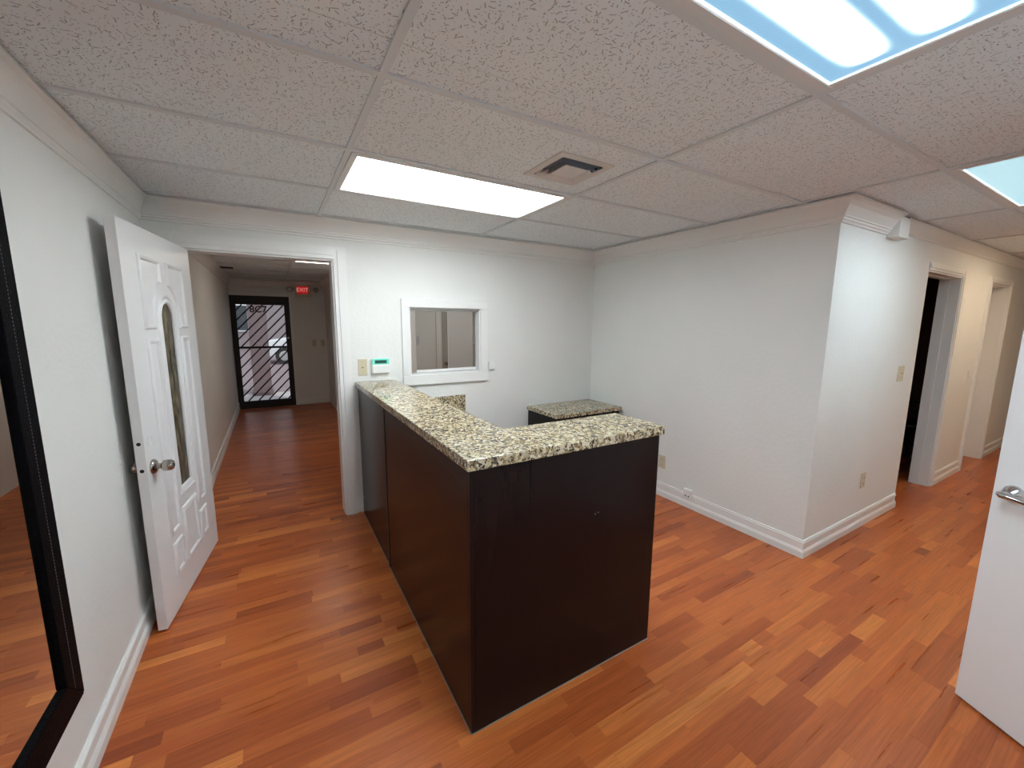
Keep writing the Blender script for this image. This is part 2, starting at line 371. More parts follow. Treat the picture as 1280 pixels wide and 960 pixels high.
# ------------------------------------------------------------------ floor: subfloor plus single laminate strips
floor = struct('floor', BXS((-T, HX + T, RY - T, -D + T, -0.06, -0.0085), (-T, W1 + T, -D + T, T, -0.06, -0.0085), (-T, QX0, T, FY + T, -0.06, -0.0085), (QX0, QX1 + T, T, QY + T, -0.06, -0.0085), (W1 + T, 8.7, -D + T, 0, -0.06, -0.0085)), 'subfloor', 'reddish brown strip laminate floor laid along the back wall', 'floor')
SW = 0.0565
def row_spans(y):
    if y < RY: return []
    if y < -D: return [(0.0, HX)]
    if y < 0:
        s = [(0.0, W1)]
        if y < -D + T: s += [(A0, A1), (B0, B1)]
        else: s += [(W1 + T + 0.02, 8.6)]
        return s
    if y < T: return [(DX0, DX1)]
    if y < FY: return [(FX0, FX1)] + ([(QX0, QX1)] if y < QY else [])
    return []
strips = []
y = RY; ri = 0
while y < FY:
    yc = y + SW / 2
    for (xa, xb) in row_spans(yc):
        x = xa - random.uniform(0, 0.5)
        while x < xb:
            ln = random.choice((0.12, 0.20, 0.28, 0.36, 0.36, 0.44, 0.44, 0.52, 0.52, 0.60, 0.68, 0.80))
            a, b = max(x, xa), min(x + ln, xb)
            if b - a > 0.02:
                t = min(1.0, max(0.02, random.choice((random.gauss(0.38, 0.16), random.gauss(0.38, 0.16), random.gauss(0.66, 0.14)))))
                strips.append((a, b, y, y + SW, t))
            x += ln
    y += SW; ri += 1
def project(p):
    d = Vector(p) - CP; z = d.dot(CF)
    if z < 0.05: return None
    return (640 + FPX * d.dot(CR) / z, 480 - FPX * d.dot(CU) / z)
def blocked(p):                                      # behind the counter, the right wall or the open doors?
    d = Vector(p) - CP
    for (x0, x1, y0, y1, z0, z1) in ((1.17, 1.46, -2.11, 0, 0, 1.06), (1.17, 2.12, -2.11, -1.81, 0, 1.06), (W1, 5.1, -D, 0, 0, 2.2), (1.05, W1, 0, 0.14, 0, 2.2), (0.02, 0.2, -0.88, 0, 0, 2.0), (2.7, 2.98, -3.6, -2.96, 0, 2.0)):
        t0, t1 = 0.0, 0.999
        for c, lo, hi in ((0, x0, x1), (1, y0, y1), (2, z0, z1)):
            if abs(d[c]) < 1e-9: continue
            a, b = (lo - CP[c]) / d[c], (hi - CP[c]) / d[c]
            t0, t1 = max(t0, min(a, b)), min(t1, max(a, b))
        if t0 < t1: return True
    return False
def seen_area(s):
    a, b, y0, y1, _ = s; n = 0; k = 4
    for i in range(k):
        xm = a + (b - a) * (i + 0.5) / k; pm = (xm, (y0 + y1) / 2, 0.0); q = project(pm)
        if q and -5 < q[0] < 1285 and -5 < q[1] < 965 and not blocked(pm): n += 1
    if not n: return 0.0
    xm = (a + b) / 2; d2 = (Vector((xm, (y0 + y1) / 2, 0)) - CP).length_squared
    return (b - a) * n / k / d2 ** 1.5
strips.sort(key=seen_area, reverse=True)
def strip_geo(a, b, y0, y1, z0=-0.0085):
    c = 0.0005; V = [(a, y0, z0), (b, y0, z0), (b, y1, z0), (a, y1, z0), (a, y0, -c), (b, y0, -c), (b, y1, -c), (a, y1, -c), (a + c, y0 + c, 0), (b - c, y0 + c, 0), (b - c, y1 - c, 0), (a + c, y1 - c, 0)]
    F = [(0, 1, 5, 4), (1, 2, 6, 5), (2, 3, 7, 6), (3, 0, 4, 7), (4, 5, 9, 8), (5, 6, 10, 9), (6, 7, 11, 10), (7, 4, 8, 11), (8, 9, 10, 11), (3, 2, 1, 0)]
    return V, F
cache = {}
for (a, b, y0, y1, t) in strips[:300]:
    ln = round(b - a, 4)
    if ln not in cache:
        me = bpy.data.meshes.new('floor_strip'); V, F = strip_geo(0, ln, 0, SW); me.from_pydata(V, [], F); me.materials.append(MATS['laminate']); cache[ln] = me
    o = bpy.data.objects.new('floor_strip', cache[ln]); COL.objects.link(o); o.parent = floor; o.location = (a, y0, 0); o.color = (t, 0, 0, 1)
VV, FF, TT = [], [], []
for (a, b, y0, y1, t) in strips[300:]:
    V, F = strip_geo(a, b, y0, y1); k = len(VV); VV += V; FF += [tuple(i + k for i in f) for f in F]; TT += [t] * len(F)
me = bpy.data.meshes.new('remaining_floor_strips'); me.from_pydata(VV, [], FF); me.materials.append(MATS['laminate'])
at = me.attributes.new('tone', 'FLOAT', 'FACE'); at.data.foreach_set('value', TT)
o = bpy.data.objects.new('remaining_floor_strips', me); COL.objects.link(o); o.parent = floor; o['kind'] = 'stuff'; o.color = (0, 0, 0, 1)

# ------------------------------------------------------------------ ceiling: slab, lay-in tiles, grid bars
TS = 0.6096; GX, GY = 0.9663, -1.9691
ceiling = struct('ceiling', BXS((-T, HX + T, RY - T, -D + T, ZT, ZT + 0.05), (-T, W1 + T, -D + T, T, ZT, ZT + 0.05), (-T, QX0, T, FY + T, ZT, ZT + 0.05), (QX0, QX1 + T, T, QY + T, ZT, ZT + 0.05), (W1 + T, 8.7, -D + T, 0, H + 0.1, H + 0.14)), 'plenum', 'suspended ceiling of fissured white lay-in tiles on a metal grid', 'ceiling')
TZ0, TZ1 = H + 0.007, H + 0.022
VENT = (1.750, 2.060, -1.808, -1.498)
def lines(c0, step, lo, hi):
    k = math.ceil((lo - c0) / step - 1e-6); out = []
    while c0 + k * step < hi: out.append(c0 + k * step); k += 1
    return out
tile_cache = {}
def tile(x0, x1, y0, y1, hole=None):
    g_ = 0.0015; a, b, c, d = x0 + g_, x1 - g_, y0 + g_, y1 - g_
    if hole:
        h0, h1, k0, k1 = hole
        bm = BXS((a, h0, c, d, TZ0, TZ1), (h1, b, c, d, TZ0, TZ1), (h0, h1, c, k0, TZ0, TZ1), (h0, h1, k1, d, TZ0, TZ1))
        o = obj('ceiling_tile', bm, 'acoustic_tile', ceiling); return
    key = (round(b - a, 3), round(d - c, 3))
    if key not in tile_cache:
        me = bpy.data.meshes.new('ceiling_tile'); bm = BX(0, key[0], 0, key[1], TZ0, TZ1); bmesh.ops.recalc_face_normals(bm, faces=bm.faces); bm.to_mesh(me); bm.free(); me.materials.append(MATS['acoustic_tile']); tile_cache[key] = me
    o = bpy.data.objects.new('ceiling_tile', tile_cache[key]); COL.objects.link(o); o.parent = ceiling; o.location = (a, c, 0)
LIGHTS = []
def ceil_area(x0, x1, y0, y1, xs, ys, lights, vents=()):
    X = [x0] + [v for v in xs if x0 + 0.03 < v < x1 - 0.03] + [x1]; Y = [y0] + [v for v in ys if y0 + 0.03 < v < y1 - 0.03] + [y1]
    for a, b in zip(X, X[1:]):
        for c, d in zip(Y, Y[1:]):
            if any(a - 0.02 < lx < b and c - 0.02 < ly < d for lx, ly in lights): continue
            hole = None
            for v in vents:
                if a < v[0] and v[1] < b and c < v[2] and v[3] < d: hole = (v[0] + 0.025, v[1] - 0.025, v[2] + 0.025, v[3] - 0.025)
            tile(a, b, c, d, hole)
    for v in X[1:-1]:
        obj('grid_bar', BXS((v - 0.012, v + 0.012, y0, y1, H, H + 0.0065), (v - 0.0012, v + 0.0012, y0, y1, H + 0.0065, H + 0.04)), 'grid_metal', ceiling)
    for v in Y[1:-1]:
        obj('grid_bar', BXS((x0, x1, v - 0.012, v + 0.012, H - 0.0004, H + 0.0065), (x0, x1, v - 0.0012, v + 0.0012, H + 0.0065, H + 0.04)), 'grid_metal', ceiling)
gx = lines(GX, 2 * TS, -0.5, HX); gy = lines(GY, TS, RY - 0.5, 0)
L1 = (GX, GY + TS); L2 = (GX, GY - 2 * TS); L3 = (GX + 4 * TS, GY - 2 * TS); L4 = (GX + 8 * TS, GY - 2 * TS)
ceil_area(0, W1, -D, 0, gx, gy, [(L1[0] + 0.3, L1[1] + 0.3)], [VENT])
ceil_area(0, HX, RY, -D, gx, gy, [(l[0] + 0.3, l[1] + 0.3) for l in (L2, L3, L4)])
fgx = [0.285, 0.895]; fgy = lines(2.403, TS, 0, 6)
VENT2 = (0.075, 0.262, 3.36, 3.60)
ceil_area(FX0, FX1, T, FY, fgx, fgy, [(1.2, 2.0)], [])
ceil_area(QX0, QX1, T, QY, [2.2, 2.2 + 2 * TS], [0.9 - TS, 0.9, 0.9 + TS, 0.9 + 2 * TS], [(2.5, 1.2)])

# ------------------------------------------------------------------ crown mouldings and baseboards (mitred runs)
def run(segs, prof, closed=False):
    """segs: list of (p, q, normal, out_scale): returns one bmesh per segment, mitred at shared corners"""
    def off(seg, o):
        (px, py), (qx, qy), (nx, ny), k = seg
        return (px + nx * o * k, py + ny * o * k), (qx + nx * o * k, qy + ny * o * k)
    def inter(a, b):
        (x1, y1), (x2, y2) = a; (x3, y3), (x4, y4) = b
        d = (x1 - x2) * (y3 - y4) - (y1 - y2) * (x3 - x4)
        A = x1 * y2 - y1 * x2; B = x3 * y4 - y3 * x4
        return ((A * (x3 - x4) - (x1 - x2) * B) / d, (A * (y3 - y4) - (y1 - y2) * B) / d)
    out = []
    for i, s in enumerate(segs):
        bm = bmesh.new(); P, Q = [], []
        for o, z in prof:
            a, b = off(s, o)
            if i > 0 and segs[i - 1][1] == s[0]: a = inter(off(segs[i - 1], o), (a, b))
            if i < len(segs) - 1 and segs[i + 1][0] == s[1]: b = inter(off(s, o), off(segs[i + 1], o))
            P.append(bm.verts.new((a[0], a[1], z))); Q.append(bm.verts.new((b[0], b[1], z)))
        n = len(prof); bm.faces.new(P); bm.faces.new(Q[::-1])
        for j in range(n): bm.faces.new((P[j], P[(j + 1) % n], Q[(j + 1) % n], Q[j]))
        bmesh.ops.recalc_face_normals(bm, faces=bm.faces); out.append(bm)
    return out
crown = [(0, H), (0.100, H), (0.100, H - 0.010), (0.094, H - 0.014), (0.080, H - 0.022), (0.060, H - 0.042), (0.040, H - 0.070), (0.030, H - 0.086), (0.030, H - 0.093), (0.022, H - 0.096), (0.022, H - 0.105), (0.012, H - 0.114), (0.012, H - 0.122), (0, H - 0.124)]
base = [(0, 0.121), (0.007, 0.121), (0.011, 0.117), (0.008, 0.111), (0.012, 0.106), (0.013, 0.101), (0.008, 0.097), (0.008, 0.058), (0.013, 0.050), (0.017, 0.040), (0.017, 0.0), (0, 0.0)]
CB = 4.22                                           # crown stops at the block on the hall wall
cs = [((0, RY), (0, 0), (1, 0), 0.62), ((0, 0), (W1, 0), (0, -1), 1.12), ((W1, 0), (W1, -D), (-1, 0), 1.05), ((W1, -D), (CB, -D), (0, -1), 0.95)]
labs = ['white crown moulding over the mirror wall', 'white crown moulding over doorway and pass-through window', 'white crown moulding above the blank right wall', 'short white crown moulding from outer corner to the block']
for i, (bm, lb) in enumerate(zip(run(cs, crown), labs)): struct('trim_%d' % (i + 1), bm, 'trim_paint', lb, 'crown moulding')
crown2 = [(0, H), (0.060, H), (0.058, H - 0.012), (0.036, H - 0.04), (0.02, H - 0.062), (0.016, H - 0.074), (0.008, H - 0.082), (0, H - 0.085)]
for i, (bm, lb) in enumerate(zip(run([((CB + 0.17, -D), (HX, -D), (0, -1), 1), ((HX, -D), (HX, RY), (-1, 0), 1)], crown2), ['slim white crown moulding above the hall doorways', 'slim white crown moulding on the hall end wall'])): struct('trim_%d' % (i + 5), bm, 'trim_paint', lb, 'crown moulding')
for i, (bm, lb) in enumerate(zip(run([((FX0, T), (FX0, FY), (1, 0), 0.5), ((FX0, FY), (FX1, FY), (0, -1), 0.9), ((FX1, FY), (FX1, T), (-1, 0), 0.9)], crown), ['crown moulding along the far waiting room side wall', 'crown moulding above the black security door', 'crown moulding of the waiting room right wall'])): struct('trim_%d' % (i + 7), bm, 'trim_paint', lb, 'crown moulding')
struct('trim_10', bevel(BX(CB - 0.005, CB + 0.165, -D - 0.066, -D, H - 0.142, H - 0.012), 0.003), 'trim_paint', 'small white block where the crown moulding ends on hall wall', 'trim block')
bs = [((0, RY), (0, 0), (1, 0), 1)]
struct('baseboard_left', run(bs, base)[0], 'trim_paint', 'white ridged baseboard below the mirror', 'baseboard')
b3 = run([((1.16, 0), (W1, 0), (0, -1), 1), ((W1, 0), (W1, -D), (-1, 0), 1), ((W1, -D), (A0 - 0.004, -D), (0, -1), 1)], base)
struct('baseboard_back', b3[0], 'trim_paint', 'white ridged baseboard under the pass-through window', 'baseboard')
struct('baseboard_right', b3[1], 'trim_paint', 'white ridged baseboard along the blank right wall', 'baseboard')
struct('baseboard_hall', b3[2], 'trim_paint', 'white ridged baseboard from outer corner to first hall doorway', 'baseboard')
struct('baseboard_hall_middle', run([((A1 + 0.065, -D), (B0 - 0.055, -D), (0, -1), 1)], base)[0], 'trim_paint', 'white ridged baseboard between the two hall doorways', 'baseboard')
b4 = run([((B1 + 0.06, -D), (HX, -D), (0, -1), 1), ((HX, -D), (HX, RY), (-1, 0), 1)], base)
struct('baseboard_hall_far', b4[0], 'trim_paint', 'white ridged baseboard past the second hall doorway', 'baseboard')
struct('baseboard_hall_end', b4[1], 'trim_paint', 'white baseboard on the hall end wall', 'baseboard')
struct('baseboard_rear', run([((R0 - 0.06, RY), (0.0, RY), (0, 1), 1)], base)[0], 'trim_paint', 'white baseboard of the wall facing the counter', 'baseboard')
struct('baseboard_far_left', run([((FX0, T), (FX0, FY), (1, 0), 1)], base)[0], 'trim_paint', 'white baseboard along the waiting room side wall', 'baseboard')
struct('baseboard_far', run([((FG1 + 0.05, FY), (FX1, FY), (0, -1), 1)], base)[0], 'trim_paint', 'white baseboard right of the black security door', 'baseboard')

# ------------------------------------------------------------------ door casings
def casing(name, x0, x1, zt, yf, w_, label, sgn=-1, depth=0.018, st=0.010, left=True, right=True, lw=None, wt=T, stop=True):
    """architrave with a stepped face on the wall face yf (sgn: side it stands out to), jamb lining and stop"""
    bm = bmesh.new(); e = sgn
    def yy(a, b): return (min(yf + e * a, yf + e * b), max(yf + e * a, yf + e * b))
    lw = lw or w_
    if left: box(bm, x0 - lw, x0 + 0.0, *yy(0, depth), 0, zt + w_); box(bm, x0 - lw * 0.75, x0 - lw * 0.30, *yy(depth, depth + 0.006), 0, zt + w_ * 0.75)
    if right: box(bm, x1, x1 + w_, *yy(0, depth), 0, zt + w_); box(bm, x1 + w_ * 0.30, x1 + w_ * 0.75, *yy(depth, depth + 0.006), 0, zt + w_ * 0.75)
    box(bm, x0, x1, *yy(0, depth), zt, zt + w_); box(bm, x0, x1, *yy(depth, depth + 0.006), zt + w_ * 0.30, zt + w_ * 0.75)
    y0, y1 = sorted((yf, yf - e * wt)); j = 0.012
    box(bm, x0, x0 + j, y0, y1, 0, zt); box(bm, x1 - j, x1, y0, y1, 0, zt); box(bm, x0 + j, x1 - j, y0, y1, zt - j, zt)
    if stop:
        ym = yf - e * wt * 0.62
        for (a, b) in ((x0 + j, x0 + j + st), (x1 - j - st, x1 - j)): box(bm, a, b, ym - 0.018, ym + 0.018, 0, zt - j)
        box(bm, x0 + j, x1 - j, ym - 0.018, ym + 0.018, zt - j - st, zt - j)
    return struct(name, bm, 'trim_paint', label, 'door casing')
casing('trim_11', DX0, DX1, DZ, 0.0, 0.088, 'white casing around the doorway to the waiting room', lw=0.088, stop=False)
casing('trim_12', A0, A1, AZ, -D, 0.062, 'white casing of the dark first hall doorway', left=False, st=0.006, depth=0.010)
casing('trim_13', B0, B1, BZ, -D, 0.052, 'white casing of the second hall doorway with recessed door', stop=False)
casing('trim_14', R0, R1, RZ, RY, 0.06, 'white casing of the lever handled door', sgn=1, stop=False)
struct('trim_15', BXS((FG1, FG1 + 0.045, FY - 0.015, FY, 0, FGZ + 0.05), (FX0, FG1, FY - 0.015, FY, FGZ, FGZ + 0.05)), 'trim_paint', 'narrow white casing around the black security door', 'door casing')

# ------------------------------------------------------------------ door 1: white half-glazed door standing open against the left wall
# local frame: x = u along the leaf (latch 0 -> hinge .9), y = 0 at the face towards the room, +y into the leaf, z up
lat = Vector((0.088, -0.885)); hin = Vector((0.212, 0.010)); du = (hin - lat).normalized(); LW = 0.897; LT = 0.038
ang = math.atan2(du.y, du.x)
door1 = thing('door_1', 'white panelled door with tall arched glass standing open by the mirror', 'door', (lat.x, lat.y, 0.0), ang, kind='structure')
GXa, GXb, GZ0, GZa = 0.366, 0.529, 0.606, 1.530
GC, GR = (GXa + GXb) / 2, (GXb - GXa) / 2
def arch(r_add=0.0, n=14, z0=GZ0):
    R = GR + r_add
    return [(GC - R, z0 - r_add), (GC + R, z0 - r_add)] + [(GC + R * math.cos(math.pi * i / n), GZa + R * math.sin(math.pi * i / n)) for i in range(n + 1)]
def leaf_with_hole(x0, x1, z0, z1, hole, y0, y1):
    bm = bmesh.new(); layers = []
    for yv in (y0, y1):
        O = [bm.verts.new((x, yv, z)) for x, z in ((x0, z0), (x1, z0), (x1, z1), (x0, z1))]
        Hh = [bm.verts.new((x, yv, z)) for x, z in hole]
        e = [bm.edges.new((O[i], O[(i + 1) % 4])) for i in range(4)] + [bm.edges.new((Hh[i], Hh[(i + 1) % len(Hh)])) for i in range(len(Hh))]
        bmesh.ops.triangle_fill(bm, use_beauty=True, use_dissolve=False, edges=e)
        layers.append((O, Hh))
    for k in (0, 1):
        A, B = layers[0][k], layers[1][k]; n = len(A)
        for i in range(n): bm.faces.new((A[i], A[(i + 1) % n], B[(i + 1) % n], B[i]))
    bmesh.ops.recalc_face_normals(bm, faces=bm.faces); return bm
hole = arch()
leaf = obj('leaf', leaf_with_hole(0, LW, 0.012, 1.962, hole, 0, LT), 'door_paint', door1, world=False)
gbm = bmesh.new(); prism(gbm, [(x, z) for x, z in arch(-0.001)], 'y', 0.006, 0.012)
gl = obj('glass', gbm, 'leaded_glass', door1, world=False); gl['label'] = 'dark textured arched glass'
def ridge(pts, r_, hgt):
    bm = bmesh.new(); n = len(pts); sec = [(-1, -0.2), (-0.8, 0.35), (-0.45, 0.85), (0, 1), (0.45, 0.85), (0.8, 0.35), (1, -0.2)]; rings = []
    for i in range(n):
        a, b, c = Vector(pts[i - 1]), Vector(pts[i]), Vector(pts[(i + 1) % n])
        d1 = (b - a).normalized(); d2 = (c - b).normalized(); n1 = Vector((-d1.y, d1.x)); m_ = n1 + Vector((-d2.y, d2.x)); m_ = m_ / max(0.5, m_.dot(n1))
        rings.append([bm.verts.new((b.x + m_.x * o_ * r_, -h_ * hgt, b.y + m_.y * o_ * r_)) for o_, h_ in sec])
    for i in range(n):
        A, B = rings[i], rings[(i + 1) % n]
        for j in range(len(sec)): bm.faces.new((A[j], A[(j + 1) % len(sec)], B[(j + 1) % len(sec)], B[j]))
    return bm
pts = arch(0.010); obj('glass_moulding', ridge(pts, 0.010, 0.007), 'door_paint', door1, True, world=False)
pts = arch(0.040); obj('glass_moulding', ridge(pts, 0.010, 0.009), 'door_paint', door1, True, world=False)
came = bmesh.new()
def panel(poly, inset=0.026):
    obj('panel_moulding', ridge(poly, 0.0125, 0.0125), 'door_paint', door1, True, world=False)
    cx = sum(p[0] for p in poly) / len(poly); cz = sum(p[1] for p in poly) / len(poly)
    # raised field: polygon pulled in towards its own outline
    n = len(poly); inn = []
    for i in range(n):
        a, b, c = Vector(poly[i - 1]), Vector(poly[i]), Vector(poly[(i + 1) % n])
        d1 = (b - a).normalized(); d2 = (c - b).normalized(); n1 = Vector((-d1.y, d1.x)); n2 = Vector((-d2.y, d2.x)); m_ = (n1 + n2); m_ = m_ / max(0.5, m_.dot(n1))
        inn.append(tuple(b + m_ * inset))
    bm = bmesh.new(); prism(bm, inn, 'y', -0.0025, 0.002)
    obj('panel_field', bm, 'door_paint', door1, world=False)
UC = 0.4475
def both(poly):
    panel(poly); panel([(2 * UC - x, z) for x, z in poly][::-1])
AC, AR = 1.545, 0.178
a1 = math.acos((UC - 0.395) / AR); arc = [(UC - AR * math.cos(a1 * i / 7), AC + AR * math.sin(a1 * i / 7)) for i in range(8)]
both([(0.168, 1.49), (UC - AR, 1.49)] + arc + [(0.395, 1.82), (0.168, 1.82)])
both([(0.168, 0.425), (0.281, 0.425), (0.281, 1.42), (0.168, 1.42)])
both([(0.185, 0.200), (0.287, 0.200), (0.287, 0.352), (0.185, 0.352)])
panel([(0.350, 0.200), (0.550, 0.200), (0.550, 0.488), (0.350, 0.488)])
def lathe_part(name, prof, at, mat, parent): return obj(name, lathe(prof, 'y', 24, at), mat, parent, True, world=False)
k = lathe_part('door_knob', [(0.036, 0.0), (0.036, -0.004), (0.030, -0.012), (0.014, -0.018), (0.012, -0.032), (0.018, -0.036), (0.025, -0.042), (0.0275, -0.055), (0.026, -0.070), (0.021, -0.079), (0.010, -0.082)], (0.062, 0, 0.828), 'nickel', door1); k['label'] = 'brushed nickel round knob'
sub(k, 'keyhole', lathe([(0.008, -0.0815), (0.008, -0.0835)], 'y', 12, (0.062, 0, 0.828)), 'dark_hole')
lathe_part('door_knob', [(0.032, LT), (0.031, LT + 0.006), (0.013, LT + 0.010), (0.012, LT + 0.014), (0.022, LT + 0.017), (0.027, LT + 0.028), (0.022, LT + 0.042), (0.012, LT + 0.047)], (0.062, 0, 0.828), 'nickel', door1)
lathe_part('deadbolt_cover', [(0.024, 0.001), (0.024, -0.002), (0.021, -0.004), (0.0205, -0.002)], (0.058, 0, 0.957), 'door_paint', door1)
for z in (0.828, 0.957):
    pl = obj('latch_plate', BX(-0.0012, 0.0005, LT / 2 - 0.0125, LT / 2 + 0.0125, z - 0.028, z + 0.028), 'door_paint', door1, world=False)
    sub(pl, 'latch_hole', lathe([(0.0085, -0.0012), (0.0085, -0.0020)], 'x', 16, (0, LT / 2, z)), 'dark_hole')
for z in (0.22, 0.98, 1.76):
    obj('hinge', lathe([(0.006, z - 0.045), (0.006, z + 0.045)], 'z', 12, (LW + 0.002, 0.006, 0)), 'door_paint', door1, True, world=False)
tag(obj('door_bumper_plate', bevel(BX(0, 0.004, -0.90, -0.845, 0.772, 0.875), 0.0015), 'plastic_white'), 'small white bumper plate on wall behind the open door knob', 'wall plate')

# ------------------------------------------------------------------ black framed mirror on the left wall
MY0, MY1, MZ0, MZ1, MF = -2.62, -1.593, 0.316, 2.02, 0.104
mir = thing('wall_mirror', 'large mirror in wide black crocodile textured frame hung on the wall', 'mirror', (0.0, (MY0 + MY1) / 2, MZ0))
def frame_bar(poly): return prism(bmesh.new(), poly, 'x', 0.0, 0.024)
obj('frame_side', bevel(frame_bar([(MY1, MZ0), (MY1, MZ1), (MY1 - MF, MZ1 - MF), (MY1 - MF, MZ0 + MF)]), 0.004), 'croc_leather', mir)
obj('frame_side', bevel(frame_bar([(MY0, MZ0), (MY0 + MF, MZ0 + MF), (MY0 + MF, MZ1 - MF), (MY0, MZ1)]), 0.004), 'croc_leather', mir)
obj('frame_rail', bevel(frame_bar([(MY0, MZ0), (MY1, MZ0), (MY1 - MF, MZ0 + MF), (MY0 + MF, MZ0 + MF)]), 0.004), 'croc_leather', mir)
obj('frame_rail', bevel(frame_bar([(MY0, MZ1), (MY0 + MF, MZ1 - MF), (MY1 - MF, MZ1 - MF), (MY1, MZ1)]), 0.004), 'croc_leather', mir)
obj('mirror_glass', BX(0.004, 0.012, MY0 + MF - 0.005, MY1 - MF + 0.005, MZ0 + MF - 0.005, MZ1 - MF + 0.005), 'mirror_glass', mir)
stb = bmesh.new()                                    # stitched seam down the middle of the frame
for i in range(150):
    z = MZ0 + 0.06 + i * 0.0105
    box(stb, 0.0238, 0.0248, MY1 - 0.056, MY1 - 0.053, z, z + 0.006)
st = obj('stitching', stb, 'thread', mir); st['kind'] = 'stuff'

# ------------------------------------------------------------------ reception counter (L-shaped knee wall) and its granite top
CX0, CY0, CH = 1.1714, -2.1067, 1.0250
CX1, CD = 2.1115, 0.265
cnt = thing('reception_counter', 'tall L-shaped reception counter body in glossy espresso wood', 'counter', (1.6, -1.9, 0))
obj('side_panel', bevel(BX(CX0, CX0 + 0.02, CY0 + 0.018, -0.898, 0.0, CH), 0.0012, 1), 'espresso', cnt)
obj('side_panel', bevel(BX(CX0 + 0.006, CX0 + 0.024, -0.876, -0.020, 0.0, CH), 0.0012, 1), 'espresso', cnt)
obj('joint_post', bevel(BX(CX0 - 0.003, CX0 + 0.02, -0.898, -0.878, 0.0, CH), 0.001, 1), 'black_iron', cnt)
obj('front_panel', bevel(BX(CX0 + 0.018, CX1, CY0, CY0 + 0.02, 0.0, CH), 0.0012, 1), 'espresso', cnt)
obj('corner_edge', bevel(BX(CX0, CX0 + 0.018, CY0, CY0 + 0.018, 0.0, CH), 0.0015, 1), 'espresso', cnt)
obj('end_panel', bevel(BX(CX1 - 0.02, CX1, CY0 + 0.02, CY0 + CD, 0.0, CH), 0.0012, 1), 'espresso', cnt)
obj('inner_panel', BXS((CX0 + CD - 0.018, CX0 + CD, CY0 + CD, -0.020, 0.0, CH), (CX0 + CD - 0.018, CX1 - 0.02, CY0 + CD - 0.018, CY0 + CD, 0.0, CH)), 'espresso', cnt)
obj('caulk_bead', BXS((CX0 - 0.003, CX0, CY0 - 0.003, -0.022, 0, 0.004), (CX0, CX1, CY0 - 0.003, CY0, 0, 0.004)), 'caulk', cnt)
for px in ((1.742, 0.735), (1.758, 0.738)):
    obj('screw_hole', lathe([(0.0028, CY0 + 0.001), (0.0028, CY0 - 0.0006)], 'y', 10, (px[0], 0, px[1])), 'caulk', cnt)
SX0, SY0, SX1, SI, SJ = 1.162, -2.1165, 2.133, 1.462, -1.806
poly = [(SX0, SY0), (SX1, SY0), (SX1, SJ), (SI, SJ), (SI, -0.001), (SX0, -0.001)]
top = prism(bmesh.new(), poly, 'z', CH + 0.0005, CH + 0.0405)
bmesh.ops.bevel(top, geom=list(top.edges), offset=0.004, segments=2, profile=0.6, affect='EDGES')
tag(obj('counter_top', top, 'granite'), 'L-shaped speckled beige granite slab on the reception counter', 'countertop')

# lower desk behind the counter with its granite backsplash
DKX0, DKX1 = CX0 + CD + 0.002, 2.083
desk = thing('work_desk', 'low espresso work desk tucked behind the tall counter', 'desk', (1.76, -0.5, 0))
obj('leg_panel', BX(DKX1 - 0.05, DKX1 - 0.03, -1.0, -0.03, 0, 0.70), 'espresso', desk)
obj('leg_panel', BX(DKX0 + 0.02, DKX0 + 0.04, -1.0, -0.03, 0, 0.70), 'espresso', desk)
obj('modesty_panel', BX(DKX0 + 0.04, DKX1 - 0.05, -0.05, -0.03, 0.2, 0.70), 'espresso', desk)
tag(obj('desk_top', bevel(BX(DKX0, DKX1, -1.05, -0.018, 0.7005, 0.735), 0.003), 'granite'), 'granite slab of the low desk behind the counter', 'countertop')
tag(obj('backsplash', bevel(BX(DKX0, DKX1, -0.018, -0.0005, 0.7355, 0.890), 0.002), 'granite'), 'speckled granite backsplash on the wall below the pass-through window', 'backsplash')

# low corner cabinet
LX0, LX1, LY0 = 2.735, 3.520, -0.500
cab = thing('low_cabinet', 'low espresso wood cabinet in the corner by the back wall', 'cabinet', (3.13, -0.27, 0))
obj('body', BX(LX0 + 0.012, LX1 - 0.012, LY0 + 0.03, -0.022, 0.06, 0.688), 'espresso', cab)
obj('plinth', BX(LX0 + 0.03, LX1 - 0.03, LY0 + 0.07, -0.03, 0.0, 0.06), 'black_iron', cab)
for a, b in ((LX0 + 0.016, (LX0 + LX1) / 2 - 0.002), ((LX0 + LX1) / 2 + 0.002, LX1 - 0.016)):
    d_ = obj('door', bevel(BX(a, b, LY0 + 0.012, LY0 + 0.03, 0.07, 0.680), 0.0015, 1), 'espresso', cab)
    hx = b - 0.05 if b < 3.2 else a + 0.05
    sub(d_, 'handle', tube([(hx - cab.location.x, LY0 + 0.012 + 0.27, 0.50), (hx - cab.location.x, LY0 - 0.012 + 0.27, 0.505), (hx - cab.location.x, LY0 - 0.012 + 0.27, 0.595), (hx - cab.location.x, LY0 + 0.012 + 0.27, 0.60)], 0.004), 'nickel', True)
tag(obj('cabinet_top', bevel(BX(LX0, LX1, LY0, -0.018, 0.6885, 0.724), 0.003), 'granite'), 'rectangular speckled granite slab on the low corner cabinet', 'countertop')

